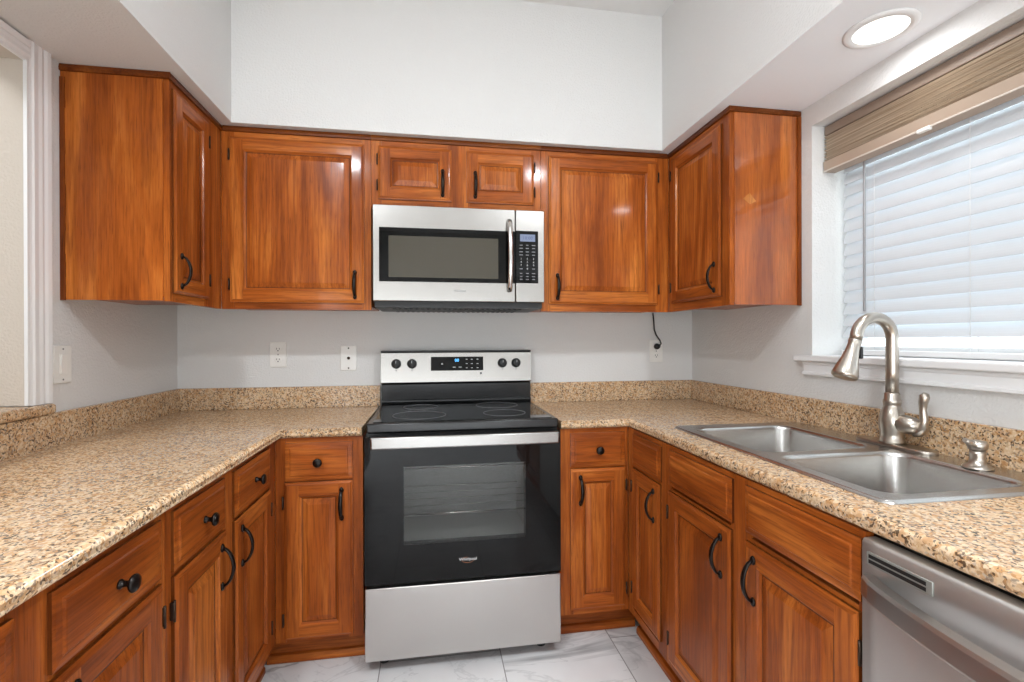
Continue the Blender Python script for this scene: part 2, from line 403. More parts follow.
# ------------------------------------------------------------------ cabinetry
def raised_door(w, h, s=.052):
    m = MB(); t = .0125
    R = lambda i, y: (i, i, w - i, h - i, y)
    def ring(a, b, mv=0, mh=1):
        A = [(a[0], a[4], a[1]), (a[2], a[4], a[1]), (a[2], a[4], a[3]), (a[0], a[4], a[3])]
        B = [(b[0], b[4], b[1]), (b[2], b[4], b[1]), (b[2], b[4], b[3]), (b[0], b[4], b[3])]
        for k in range(4): m.quad((A[k], A[(k + 1) % 4], B[(k + 1) % 4], B[k]), (mh, mv)[k % 2])
    m.quad([(0, 0, 0), (0, 0, h), (w, 0, h), (w, 0, 0)])
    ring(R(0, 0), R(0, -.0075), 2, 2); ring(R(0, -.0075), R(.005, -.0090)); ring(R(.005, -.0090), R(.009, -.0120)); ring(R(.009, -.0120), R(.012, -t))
    e = .012
    m.quad([(e, -t, e), (s, -t, e), (s, -t, h - e), (e, -t, h - e)]); m.quad([(w - s, -t, e), (w - e, -t, e), (w - e, -t, h - e), (w - s, -t, h - e)])
    m.quad([(s, -t, e), (w - s, -t, e), (w - s, -t, s), (s, -t, s)], 1); m.quad([(s, -t, h - s), (w - s, -t, h - s), (w - s, -t, h - e), (s, -t, h - e)], 1)
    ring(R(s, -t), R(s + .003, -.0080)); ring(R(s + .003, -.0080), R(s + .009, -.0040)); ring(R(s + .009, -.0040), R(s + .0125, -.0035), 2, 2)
    ring(R(s + .0125, -.0035), R(s + .034, -.0105), 0, 0)
    i = s + .034
    m.quad([(i, -.0105, i), (w - i, -.0105, i), (w - i, -.0105, h - i), (i, -.0105, h - i)])
    return m
def drawer_front(w, h):
    m = MB(); t = .0125; R = lambda i, y: (i, i, w - i, h - i, y)
    def ring(a, b, mi=0):
        A = [(a[0], a[4], a[1]), (a[2], a[4], a[1]), (a[2], a[4], a[3]), (a[0], a[4], a[3])]
        B = [(b[0], b[4], b[1]), (b[2], b[4], b[1]), (b[2], b[4], b[3]), (b[0], b[4], b[3])]
        for k in range(4): m.quad((A[k], A[(k + 1) % 4], B[(k + 1) % 4], B[k]), mi)
    m.quad([(0, 0, 0), (0, 0, h), (w, 0, h), (w, 0, 0)])
    L = [R(0, 0), R(0, -.0065), R(.006, -.0080), R(.017, -.0090), R(.020, -.0120), R(.023, -t)]
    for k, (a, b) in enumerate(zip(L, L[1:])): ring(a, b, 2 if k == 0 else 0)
    i = .023; m.quad([(i, -t, i), (w - i, -t, i), (w - i, -t, h - i), (i, -t, h - i)]); return m
def pull_mesh(L=.105):
    m = MB(); pts = []; rad = []
    for k in range(15):
        a = k / 14; z = (a - .5) * L; y = -.004 - .026 * math.sin(PI * a) ** .6
        pts.append((0, y, z)); rad.append(.0045 + .0014 * math.sin(PI * a))
    m.tube(pts, rad, 8, flat=(1.35, .8))
    for sgn in (-1, 1):
        m.lathe([(.0085, 0), (.0085, .003), (.006, .006), (.002, .007)], (0, 0, sgn * L / 2), 'Y', 12, sy=1.35)
    return m
def knob_mesh():
    m = MB(); m.lathe([(.009, 0), (.009, .003), (.006, .006), (.0055, .014), (.009, .018), (.0155, .021), (.017, .025), (.014, .029), (.006, .031), (.001, .0312)], (0, 0, 0), 'Y', 20); return m
_pull = pull_mesh(); PULL = bpy.data.meshes.new('handle'); bmesh.ops.recalc_face_normals(_pull.bm, faces=_pull.bm.faces[:]); _pull.bm.to_mesh(PULL); PULL.materials.append(BRONZE)
_kn = knob_mesh(); KNOB = bpy.data.meshes.new('knob'); bmesh.ops.recalc_face_normals(_kn.bm, faces=_kn.bm.faces[:]); _kn.bm.to_mesh(KNOB); KNOB.materials.append(BRONZE)
def place(name, me, parent, loc):
    o = bpy.data.objects.new(name, me); COL.objects.link(o); o.parent = parent; o.location = loc; return o
def add_door(root, x0, x1, z0, z1, hs, base, hinge=True, pull=True, s=.052):
    """front in the cabinet's frame; hs = side of the handle 'L'/'R'; base: handle at the top"""
    w, h = x1 - x0, z1 - z0
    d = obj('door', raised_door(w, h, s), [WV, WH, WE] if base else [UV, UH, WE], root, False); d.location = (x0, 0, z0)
    hx = .040 if hs == 'L' else w - .040
    if pull: place('handle', PULL, d, (hx, -.0125, h - .088 if base else .080))
    if hinge:
        ex = w + .0045 if hs == 'L' else -.0045
        for z in (.075, h - .075) if h > .3 else (.06, h - .06):
            m = MB(); m.box(ex - .003, ex + .003, -.010, -.0005, z - .020, z + .020, bev=.0015); m.lathe([(.003, -.024), (.003, .024)], (ex, -.010, z), 'Z', 8)
            obj('hinge', m, DARKH, d, False)
    return d
def add_drawer(root, x0, x1, z0, z1, knob=True):
    w, h = x1 - x0, z1 - z0
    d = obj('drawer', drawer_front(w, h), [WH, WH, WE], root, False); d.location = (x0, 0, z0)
    if knob: place('knob', KNOB, d, (w / 2, -.0125, h / 2))
    return d
def face_frame(root, x0, x1, z0, z1, stiles, rails, mats):
    """stiles: [(xa,xb)], rails: [(za,zb)]; a board frame just ahead of the carcass"""
    m = MB(); g = .0004
    for a, b in stiles: m.box(a + g, b - g, 0, .018, z0, z1, 0)
    ss = sorted(stiles)
    for (a, b), (c, d) in zip(ss, ss[1:]):
        if c - b > .01:
            for za, zb in rails: m.box(b, c, .0006, .018, za, zb, 1)
    return obj('face_frame', m, mats, root, False)

def upper(name, label, loc, rz, w, z0, depth, stiles, fronts, ends='', trimx=(0, 0)):
    r = thing(name, label, 'cabinet', (loc[0], loc[1], z0), rz, 'oak wall cabinets')
    H = ZT - z0
    m = MB(); m.box(.0005, w - .0005, .018, depth, .014, H - .002); obj('carcass', m, UV, r, False)
    zb = min(f[2] for f in fronts) - z0
    face_frame(r, 0, w, 0, H - .002, stiles, [(0, zb + .01), (H - .052, H - .002)], [UV, UH])
    for x0, x1, a, b, hs in fronts: add_door(r, x0, x1, a - z0, b - z0, hs, False)
    m = MB()  # dark scribe moulding along the top
    m.prism([(-.0005, H - .024), (-.006, H - .022), (-.008, H - .014), (-.005, H - .001), (-.0005, H - .001)], 'X', -trimx[0], w + trimx[1])
    obj('top_moulding', m, WT, r, False)
    return r
# left side unit: local x runs along world +y
UL = upper('upper_cabinet', 'oak wall cabinet with a wide bare end panel beside the cased opening', (-1.003, -.7269), PI / 2, .4025, ZB, .3225,
           [(0, .035), (.250, .4025)], [(.0116, .2734, 1.4235, 2.121, 'L')], trimx=(.006, 0))
m = MB(); m.box(-.004, -.0006, .019, .322, .002, ZT - ZB - .002); obj('end_panel', m, UV, UL, False)
m = MB(); m.prism([(-.0045, ZT - ZB - .024), (-.010, ZT - ZB - .022), (-.011, ZT - ZB - .013), (-.008, ZT - ZB - .001), (-.0045, ZT - ZB - .001)], 'Y', -.006, .322)
obj('end_moulding', m, WT, UL, False)
m = MB(); pr = [(random.uniform(-.0015, .0015)) for _ in range(30)]
for k in range(29):
    z0_, z1_ = k * .0252, (k + 1) * .0252
    m.box(-.008, -.0045, .308 + pr[k], .3222, z0_, z1_ + .0002)
obj('scribe_strip', m, WTV, UL, False)
# back left
UB = upper('upper_cabinet', 'large single-door oak wall cabinet left of the microwave', (-1.0026, -.324), 0, .6116, ZB, .323,
           [(0, .0526), (.5726, .6116)], [(.0371, .5831, 1.4235, 2.1205, 'R')], trimx=(-.0085, 0))
# above the microwave
UM = upper('upper_cabinet', 'short two-door oak cabinet directly above the microwave', (-.390, -.324), 0, .766, 1.8475, .323,
           [(0, .045), (.336, .434), (.72, .766)], [(.0302, .352, 1.886, 2.1205, 'R'), (.4192, .732, 1.886, 2.1205, 'L')])
# back right
UR = upper('upper_cabinet', 'single-door oak wall cabinet between the microwave and the right corner', (.377, -.324), 0, .6413, ZB, .323,
           [(0, .045), (.57, .6413)], [(.0365, .580, 1.4285, 2.1215, 'L')], trimx=(0, -.0085))
# right side unit: local x runs along world -y
US = upper('upper_cabinet', 'oak wall cabinet with a glossy end panel next to the window', (1.0187, -.3245), -PI / 2, .4883, ZB, .3065,
           [(0, .049), (.434, .4883)], [(.037, .4415, 1.4335, 2.1215, 'R')], trimx=(0, .006))
m = MB(); m.box(.4889, .4923, .019, .3062, .002, ZT - ZB - .002); obj('end_panel', m, WVG, US, False)
m = MB(); m.prism([(.4928, ZT - ZB - .022), (.499, ZT - ZB - .02), (.500, ZT - ZB - .012), (.497, ZT - ZB - .001), (.4928, ZT - ZB - .001)], 'Y', -.006, .306)
obj('end_moulding', m, WT, US, False)
m = MB(); m.box(.4928, .500, .292, .3062, 0, ZT - ZB - .024); obj('scribe_strip', m, WTV, US, False)
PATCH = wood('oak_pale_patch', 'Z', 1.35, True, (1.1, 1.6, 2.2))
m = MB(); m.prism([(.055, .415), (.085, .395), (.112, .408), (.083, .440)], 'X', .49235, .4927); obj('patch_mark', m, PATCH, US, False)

ZF = .125   # bottom of base face frames
def base(name, label, loc, rz, w, depth, stiles, fronts, kick=.09, kx=(0, 0), hollow=False):
    r = thing(name, label, 'cabinet', (loc[0], loc[1], 0), rz, 'oak base cabinets')
    m = MB()
    if hollow:
        m.box(.0005, .018, .018, depth, ZF, .70); m.box(w - .018, w - .0005, .018, depth, ZF, .70); m.box(.018, w - .018, depth - .01, depth, ZF, CB - .002)
        m.box(.018, w - .018, .018, depth - .01, ZF, ZF + .018); m.box(.018, w - .018, .018, .03, ZF, CB - .002)
    else: m.box(.0005, w - .0005, .018, depth, ZF, CB - .002)
    m.box(.0005, w - .0005, kick + .014, depth, .002, ZF); obj('carcass', m, WV, r, False)
    face_frame(r, 0, w, ZF, CB - .002, stiles, [(ZF, ZF + .03), (.725, .745), (.86, CB - .002)], [WV, WH])
    for f in fronts:
        if f[0] == 'door': add_door(r, *f[1:5], f[5], True)
        else: add_drawer(r, *f[1:5], knob=f[5])
    m = MB(); m.box(kx[0], w - kx[1], kick, kick + .0135, .002, ZF - .001); obj('toe_kick', m, WK, r, False)
    m = MB(); m.prism([(kick - .0005, .002), (kick - .016, .002), (kick - .016, .018), (kick - .010, .030), (kick - .0005, .034)], 'X', kx[0], w - kx[1]); obj('shoe_moulding', m, WH, r, False)
    return r
# back run left of range; face y = FY
BL = base('base_cabinet', 'narrow oak base cabinet left of the oven with one knob drawer over a door', (-.7075, FY), 0, .3175, .598, [(0, .039), (.263, .3175)],
     [('drawer', .0365, .2795, .733, .874, True), ('door', .0335, .280, .138, .7275, 'R')], .09, (-.055, 0))
BR = base('base_cabinet', 'narrow oak base cabinet right of the oven with one knob drawer over a door', (.392, FY), 0, .2935, .598, [(0, .055), (.26, .2935)],
     [('drawer', .041, .278, .735, .875, True), ('door', .042, .2785, .146, .7275, 'L')], .09, (0, -.063))
# left run: local x = world y - y0
yA = -1.358
LA = base('base_cabinet', 'two-door oak base cabinet of the left run nearest the corner', (FXL, yA), PI / 2, -.608 - yA, .610,
     [(0, .035), (.29, .37), (-.608 - yA - .073, -.608 - yA)],
     [('drawer', .024, .299, .738, .874, True), ('door', .024, .299, .150, .7275, 'R'),
      ('drawer', .361, .676, .738, .874, True), ('door', .361, .676, .150, .7275, 'L')], .061, (0, -.03))
yB = -2.12
LB_ = base('base_cabinet', 'oak base cabinet with the wide knob drawer at the photo lower left', (FXL, yB), PI / 2, yA - yB - .001, .610,
     [(0, .035), (.36, .45), (yA - yB - .04, yA - yB - .001)],
     [('drawer', .024, .366, .748, .874, True), ('door', .024, .366, .150, .7275, 'R'),
      ('drawer', .434, .737, .748, .874, True), ('door', .434, .737, .150, .737, 'L')], .061)
# right run: local x = y0 - world y
RA = base('base_cabinet', 'slim oak base cabinet of the right run tucked in the corner', (FXR, -.608), -PI / 2, .336, .632,
     [(0, .058), (.273, .336)], [('drawer', .058, .3045, .748, .876, False), ('door', .058, .2995, .172, .737, 'R')], .064, (-.03, 0), True)
RB = base('base_cabinet', 'two-door oak sink base cabinet beside the dishwasher', (FXR, -.945), -PI / 2, .790, .632,
     [(0, .035), (.37, .455), (.775, .790)],
     [('drawer', .028, .385, .758, .879, False), ('door', .028, .381, .150, .738, 'R'),
      ('drawer', .4415, .786, .758, .879, False), ('door', .4415, .782, .150, .736, 'L')], .064, (0, 0), True)

# ------------------------------------------------------------------ granite
def counter(name, label, left):
    r = thing(name, label, 'countertop', (XL + .3 if left else XR - .3, -.3, CB), 0, 'granite countertops')
    cy = -.625
    if left:
        cx = -.681; xs = [XL, cx, -.392]; ys = [YE, cy, -.0005]
        m = MB(); m.slab(xs, ys, lambda x, y: y > cy or x < cx, CB, CT, lambda p: (abs(p.x - cx) < 1e-4 and p.y < cy) or (abs(p.y - cy) < 1e-4 and p.x > cx))
        obj('worktop', m, GR, r)
        m = MB(); m.box(XL + .0005, XL + .020, OY1 + .055, -.0215, CT, 1.032); m.box(XL + .0005, XL + .020, YE, OY1 + .055, CT, OZ0 - .001); obj('backsplash', m, GR, r)
        m = MB(); m.box(XL + .0005, -.386, -.021, -.0005, CT, 1.032, bev=.002); obj('backsplash', m, GR, r)
    else:
        cx = .683; hx0, hx1, hy0, hy1 = .795, 1.265, -1.675, -.86
        xs = [.392, cx, hx0, hx1, XR - .0005]; ys = [YE, hy0, hy1, cy, -.0005]
        m = MB(); m.slab(xs, ys, lambda x, y: (y > cy or x > cx) and not (hx0 < x < hx1 and hy0 < y < hy1), CB, CT,
                         lambda p: (abs(p.x - cx) < 1e-4 and p.y < cy) or (abs(p.y - cy) < 1e-4 and p.x < cx))
        obj('worktop', m, GR, r)
        m = MB(); m.box(XR - .020, XR - .0005, YE, -.0215, CT, 1.032, bev=.002); obj('backsplash', m, GR, r)
        m = MB(); m.box(.386, XR - .0005, -.021, -.0005, CT, 1.032, bev=.002); obj('backsplash', m, GR, r)
    return r
counter('countertop', 'speckled tan granite countertop left of the oven, without a sink', True)
counter('countertop', 'speckled tan granite countertop right of the oven, holding the sink', False)
m = MB(); m.box(XL - .16, XL + .030, OY0 - .09, -.790, OZ0 + .0005, OZ0 + .034, bev=.010, seg=3)
tag(base_at(obj('bar_ledge', m, GR), (XL - .06, -1.7, OZ0)), 'granite bar ledge on the sill of the cased opening at left', 'ledge')

# ------------------------------------------------------------------ range
rg = thing('range', 'stainless steel and black glass freestanding electric range', 'oven', (0, -.35, 0))
m = MB()
m.box(-.376, -.372, -.62, -.02, .055, .904); m.box(.372, .376, -.62, -.02, .055, .904); m.box(-.372, .372, -.024, -.02, .055, .904)
m.box(-.372, .372, -.62, -.024, .055, .07)
m.box(-.372, -.29, -.6205, -.616, .07, .904); m.box(.29, .372, -.6205, -.616, .07, .904); m.box(-.29, .29, -.6205, -.616, .07, .40); m.box(-.29, .29, -.6205, -.616, .84, .904)
obj('body', m, BLACKM, rg)
for x in (-.315, .315):
    for y in (-.575, -.08):
        q = MB(); q.lathe([(.020, .0), (.020, .012), (.012, .014), (.012, .055)], (x, y, 0), 'Z', 14); obj('foot', q, BLACKP, rg)
m = MB()
for a in ((-.30, -.29, .40, .84), (.29, .30, .40, .84), (-.29, .29, .39, .40), (-.29, .29, .84, .85)): m.box(a[0], a[1], -.615, -.12, a[2], a[3])
m.box(-.29, .29, -.13, -.12, .40, .84); obj('oven_cavity', m, CAV, rg)
m = MB()
for z in (.745, .56):
    m.tube([(-.285, -.56, z), (.285, -.56, z)], .0035, 8); m.tube([(-.285, -.18, z), (.285, -.18, z)], .003, 8)
    for y in (-.46, -.37, -.28): m.tube([(-.285, y, z), (.285, y, z)], .0014, 6)
obj('oven_rack', m, CHROME, rg)
m = MB(); m.box(-.378, .378, -.663, -.6225, .052, .326, bev=.004, seg=3); obj('drawer', m, steel('brushed_steel_drawer', (196, 193, 190), .3), rg)
m = MB()
for a in ((-.378, -.235, .340, .896), (.235, .378, .340, .896), (-.235, .235, .340, .482), (-.235, .235, .780, .896)): m.box(a[0], a[1], -.663, -.624, a[2], a[3])
bmesh.ops.remove_doubles(m.bm, verts=m.bm.verts[:], dist=1e-5)
dr = obj('oven_door', m, BLACKG, rg)
m = MB(); m.box(-.235, .235, -.6628, -.659, .482, .780); obj('window', m, TINT, dr)
m = MB(); m.box(-.350, .360, -.716, -.697, .858, .904, bev=.006, seg=3)
for x in (-.325, .335): m.box(x - .016, x + .016, -.700, -.6635, .866, .896, bev=.004)
obj('handle', m, STEELD, dr)
text('logo', 'Whirlpool', .0165, LOGOW, dr, (.008, -.6634, .4133))
m = MB(); m.tube([(.008 + .023 * math.cos(a), -.6634, .4105 + .011 * math.sin(a)) for a in [i * 2 * PI / 30 for i in range(8, 31)]], .0006, 6); obj('logo_ring', m, GOLD, dr)
m = MB(); m.box(-.374, .374, -.648, -.075, .906, .944, bev=.007, seg=3); ck = obj('cooktop', m, BLACKM, rg)
m = MB(); m.box(-.352, .352, -.625, -.10, .9442, .9462, bev=.0008); gt = obj('glass_top', m, BLACKG, ck)
for x, y, r_ in ((-.18, -.47, .11), (.18, -.47, .09), (-.18, -.22, .08), (.18, -.22, .10)):
    m = MB(); m.tube([(x + r_ * math.cos(i * PI / 20), y + r_ * math.sin(i * PI / 20), .9464) for i in range(41)], .0008, 4, caps=False); obj('burner_mark', m, MARKG, gt)
m = MB(); m.prism([(-.02, .906), (-.074, .906), (-.092, .955), (-.092, .962), (-.080, .966), (-.084, 1.040), (-.070, 1.046), (-.02, 1.046)], 'X', -.374, .374); obj('rear_riser', m, BLACKM, rg)
m = MB(); m.prism([(-.02, 1.047), (-.094, 1.047), (-.097, 1.052), (-.082, 1.196), (-.077, 1.200), (-.02, 1.200)], 'X', -.376, .376); cp = obj('control_panel', m, STEEL, rg)
m = MB(); m.box(-.3775, .3775, -.080, -.018, 1.2005, 1.2075, bev=.002); obj('panel_cap', m, BLACKP, rg)
py = lambda z: -.097 + (z - 1.052) * (.015 / .144)
def knob(x, z):
    m = MB(); y = py(z)
    m.lathe([(.024, .0003), (.024, .003), (.0215, .006), (.020, .022), (.017, .024), (.002, .0242)], (x, y, z), 'Y', 24)
    m.box(x - .0055, x + .0055, y - .030, y - .023, z - .018, z + .018, bev=.002)
    k = obj('control_knob', m, BLACKP, cp)
    m = MB(); m.box(x - .001, x + .001, y - .0308, y - .030, z + .004, z + .017); obj('pointer', m, MARK, k)
    m = MB(); m.prism([(x - .004, z - .030), (x + .004, z - .030), (x, z - .036)], 'Y', py(z - .03) - .0006, py(z - .03) + .001); obj('knob_mark', m, MARKG, cp)
for x in (-.302, -.226, .227, .298): knob(x, 1.143)
m = MB(); m.prism([(py(1.107) - .0015, 1.107), (py(1.176) - .0015, 1.176), (py(1.176) + .001, 1.176), (py(1.107) + .001, 1.107)], 'X', -.133, .129); ds = obj('display', m, BLACKG, cp)
text('clock_digits', '00', .022, BLUE, ds, (-.004, py(1.158) - .0026, 1.158))
def dash(x, z, w_, h_=.0026):
    m = MB(); m.box(x - w_ / 2, x + w_ / 2, py(z) - .0022, py(z) - .0012, z - h_ / 2, z + h_ / 2); obj('key_mark', m, MARK, ds)
dash(-.078, 1.141, .008, .007); dash(-.018, 1.124, .014, .004); dash(.012, 1.124, .014, .004)
for x in (.045, .071, .100):
    for z in (1.120, 1.141, 1.163): dash(x, z, .009, .003)
m = MB(); m.box(.112, .121, py(1.092) - .0006, py(1.092) + .001, 1.087, 1.097); obj('badge', m, MARKG, cp)

# ------------------------------------------------------------------ microwave
mw = thing('microwave', 'stainless over-the-range microwave mounted under the short cabinet', 'microwave', (0, -.2, 1.43))
m = MB(); m.box(-.374, .374, -.368, -.002, 1.432, 1.8455); obj('body', m, GREYE, mw)
m = MB(); m.box(-.378, .2435, -.390, -.3685, 1.430, 1.8455, bev=.003); md = obj('door', m, STEEL, mw)
m = MB(); m.box(.2460, .378, -.390, -.3685, 1.430, 1.8455, bev=.003); mc = obj('control_panel', m, STEEL, mw)
m = MB(); m.box(-.351, .2433, -.3925, -.3895, 1.514, 1.748, bev=.001); mf = obj('window_frame', m, BLACKG, md)
m = MB(); m.box(-.311, .166, -.3932, -.3924, 1.533, 1.712); obj('window', m, MWGL, mf)
m = MB(); pts = []; rad = []
for k in range(17):
    a = k / 16; pts.append((.2165, -.396 - .036 * math.sin(PI * a) ** .55, 1.480 + a * .315)); rad.append(.0115)
m.tube(pts, rad, 12, flat=(1, .8)); obj('handle', m, CHROME, md)
text('logo', 'Whirlpool', .012, MARKG, md, (-.0045, -.3904, 1.477))
m = MB(); m.box(.2462, .349, -.3925, -.3895, 1.516, 1.752, bev=.001); ks = obj('keypad', m, BLACKG, mc)
m = MB(); m.box(.2656, .3346, -.3932, -.3924, 1.704, 1.736); lc = obj('display', m, LCD, ks)
text('clock_digits', '10:00', .021, plain('lcd_ink', (70, 84, 120), .5), lc, (.300, -.3935, 1.719))
for i, row in enumerate((('1', '2', '3'), ('4', '5', '6'), ('7', '8', '9'))):
    for x, c in zip((.270, .2985, .327), row): text('key_digit', c, .0125, MARK, ks, (x, -.3929, 1.625 - .0145 * i))
text('key_digit', '0', .0125, MARK, ks, (.2985, -.3929, 1.5805))
for z in (1.687, 1.673, 1.657, 1.643, 1.5805, 1.560, 1.546, 1.533):
    for x in (.270, .2985, .327):
        if z == 1.5805 and abs(x - .2985) < .01: continue
        wd = random.uniform(.010, .017); m = MB(); m.box(x - wd / 2, x + wd / 2, -.3930, -.3924, z - .002, z + .002); obj('key_mark', m, MARKG, ks)
m = MB(); m.box(-.372, .372, -.362, -.03, 1.404, 1.4315)
for k in range(24): m.box(-.30 + k * .025, -.288 + k * .025, -.30, -.06, 1.400, 1.405)
obj('vent_grille', m, BLACKP, mw)

# ------------------------------------------------------------------ dishwasher
dw = thing('dishwasher', 'stainless steel dishwasher under the counter at lower right', 'dishwasher', (1.0, -2.04, 0))
dy0, dy1 = -2.345, -1.741
m = MB(); m.box(.702, 1.30, dy0 + .004, dy1 - .004, .10, .885); m.box(.76, 1.30, dy0 + .004, dy1 - .004, .0, .10); obj('body', m, GREYE, dw)
m = MB()
prof = [(.701, .115), (.674, .115), (.672, .118), (.672, .770), (.676, .782), (.684, .794), (.687, .806), (.685, .820), (.679, .833), (.674, .842), (.672, .850), (.672, .880), (.676, .886), (.701, .886)]
bm = m.bm; rings = []
for k in range(21):
    a = k / 20; y = dy1 - a * (dy1 - dy0); q = max(0, math.sin(PI * min(1, max(0, (a - .03) / .94)))) ** .6
    rings.append([bm.verts.new((.672 + (x - .672) * q if .7 < z < .845 else x, y, z)) for x, z in prof])
for A, B in zip(rings, rings[1:]):
    for k in range(len(prof)):
        f = bm.faces.new((A[k], A[(k + 1) % len(prof)], B[(k + 1) % len(prof)], B[k])); f.smooth = abs(prof[k][0] - prof[(k + 1) % len(prof)][0]) < .012
bm.faces.new(rings[0]); bm.faces.new(rings[-1])
pn = obj('door', m, STEELY, dw)
m = MB(); L = []
for k in range(25):
    a = k / 24; y = dy1 - .012 - a * (dy1 - dy0 - .024); x = .668 - .050 * math.sin(PI * a) ** .7
    L.append((x, y))
bm = m.bm; rings = []
for x, y in L:
    rings.append([bm.verts.new(p) for p in ((x + .012, y, .826), (x - .006, y, .824), (x - .010, y, .818), (x - .012, y, .790), (x - .008, y, .784), (x + .010, y, .786))])
for A, B in zip(rings, rings[1:]):
    for k in range(6): bm.faces.new((A[k], A[(k + 1) % 6], B[(k + 1) % 6], B[k]))
bm.faces.new(rings[0]); bm.faces.new(rings[-1])
obj('handle', m, STEELH, pn)
m = MB(); m.box(.6695, .6725, -1.872, -1.752, .842, .866, bev=.001); vf = obj('vent', m, plain('vent_grey', (165, 168, 162), .4, .6), pn)
m = MB(); m.box(.6690, .6700, -1.862, -1.757, .8555, .862); m.box(.6690, .6700, -1.862, -1.757, .846, .8525); obj('vent_slot', m, BLACKP, vf)
# closed oak unit and filler beyond the dishwasher, outside the frame, carries the counter end
BE = base('base_cabinet', 'oak base cabinet on the far side of the dishwasher', (FXR, dy0 - .002), -PI / 2, dy0 - .002 - YE, .632, [(0, .04), (.50, .56), (1.0, 1.05)],
     [('door', .024, .51, .150, .87, 'R'), ('door', .55, 1.03, .150, .87, 'L')], .064)
BF = base('base_cabinet', 'oak base cabinet at the rear end of the left run', (FXL, YE), PI / 2, yB - YE - .001, .610, [(0, .04), (.60, .66), (1.22, 1.279)],
     [('door', .024, .61, .150, .87, 'R'), ('door', .65, 1.25, .150, .87, 'L')], .061)

# ------------------------------------------------------------------ sink, faucet, soap pump
def rr(x0, x1, y0, y1, r, n=6):
    P = []
    for cx, cy, a0 in ((x1 - r, y1 - r, 0), (x0 + r, y1 - r, PI / 2), (x0 + r, y0 + r, PI), (x1 - r, y0 + r, 1.5 * PI)):
        for k in range(n + 1): P.append((cx + r * math.cos(a0 + k * PI / 2 / n), cy + r * math.sin(a0 + k * PI / 2 / n)))
    return P
sk = thing('sink', 'double-bowl stainless steel drop-in sink in the granite under the window', 'sink', (1.02, -1.265, CT))
bowls = [(.806, 1.196, -1.284, -.890), (.806, 1.204, -1.668, -1.322)]
zr = CT + .0065
m = MB(); bm = m.bm
def loop(P, z): return [bm.verts.new((x, y, z)) for x, y in P]
o0 = loop(rr(.768, 1.296, -1.705, -.828, .025), CT + .0006); o1 = loop(rr(.771, 1.293, -1.702, -.831, .024), zr - .001); o2 = loop(rr(.777, 1.287, -1.696, -.837, .022), zr)
def strip(A, B, sm=True):
    n = len(A)
    for k in range(n): bm.faces.new((A[k], A[(k + 1) % n], B[(k + 1) % n], B[k])).smooth = sm
strip(o0, o1); strip(o1, o2)
edges = [bm.edges.get((o2[k], o2[(k + 1) % len(o2)])) for k in range(len(o2))]
bl = []
for b in bowls:
    L = loop(rr(*b, .055, 8), zr); bl.append(L)
    for k in range(len(L)): edges.append(bm.edges.new((L[k], L[(k + 1) % len(L)])))
bmesh.ops.triangle_fill(bm, use_beauty=True, edges=edges)
obj('rim', m, SINKM, sk)
for b in bowls:
    m = MB(); bm = m.bm; prev = loop(rr(*b, .055, 8), zr)
    for ins, z in ((.004, zr - .001), (.008, zr - .005), (.010, zr - .012), (.018, zr - .15), (.026, zr - .175), (.045, zr - .188), (.075, zr - .192)):
        L = loop(rr(b[0] + ins, b[1] - ins, b[2] + ins, b[3] - ins, max(.055 - ins * .3, .03), 8), z); strip(prev, L); prev = L
    bm.faces.new(prev)
    bw = obj('bowl', m, SINKM, sk)
    m = MB(); m.lathe([(.045, 0), (.045, .002), (.036, .003), (.034, .001), (.001, .001)], ((b[0] + b[1]) / 2, (b[2] + b[3]) / 2, zr - .1915), 'Z', 20); obj('drain', m, CHROME, bw)

fx, fy, fz = 1.257, -1.268, zr + .0004
fc = thing('faucet', 'brushed nickel gooseneck pull-down faucet behind the sink bowls', 'faucet', (fx, fy, fz))
m = MB(); P = rr(fx - .030, fx + .030, fy - .130, fy + .115, .0299, 8)
P2 = [(fx + (x - fx) * .9, fy + (y - fy) * .97) for x, y in P]
bm = m.bm; A = loop(P, fz); B = loop(P, fz + .005); C = loop(P2, fz + .009); strip(A, B, False); strip(B, C); bm.faces.new(A); bm.faces.new(C); obj('base_plate', m, NICKEL, fc)
m = MB(); z0 = fz + .0085
m.lathe([(.034, 0), (.034, .008), (.031, .014), (.031, .030), (.0345, .055), (.0335, .075), (.028, .098), (.022, .112), (.022, .118), (.024, .121), (.024, .130), (.021, .134), (.0205, .150), (.0175, .153)], (fx, fy, z0), 'Z', 28)
obj('body', m, NICKEL, fc)
m = MB(); R = .0625; zc = 1.262; cx = fx - R; pts = [(fx, fy, z0 + .150), (fx, fy, 1.16), (fx, fy, 1.22)]
for k in range(17):
    a = k / 16 * PI * .95; pts.append((cx + R * math.cos(a), fy, zc + R * math.sin(a)))
e = Vector(pts[-1]); d = (e - Vector(pts[-2])).normalized(); pts.append(tuple(e + d * .016))
m.tube(pts, .0168, 18); obj('spout', m, NICKEL, fc)
e = Vector(pts[-1]); d = (e - Vector(pts[-2])).normalized(); d = (d + Vector((-.10, 0, 0))).normalized()
m = MB(); ks_ = [(0, .0178), (.006, .0178), (.012, .0165), (.03, .0175), (.06, .023), (.09, .031), (.108, .0352), (.116, .034), (.120, .028)]
m.tube([e + d * a for a, _ in ks_], [r for _, r in ks_], 22); hd = obj('spray_head', m, NICKEL, fc)
m = MB(); c = e + d * .040 + Vector((.026, -.004, 0)); m.box(c.x - .006, c.x + .004, c.y - .008, c.y + .008, c.z - .018, c.z + .018, bev=.003); obj('spray_button', m, BLACKP, hd)
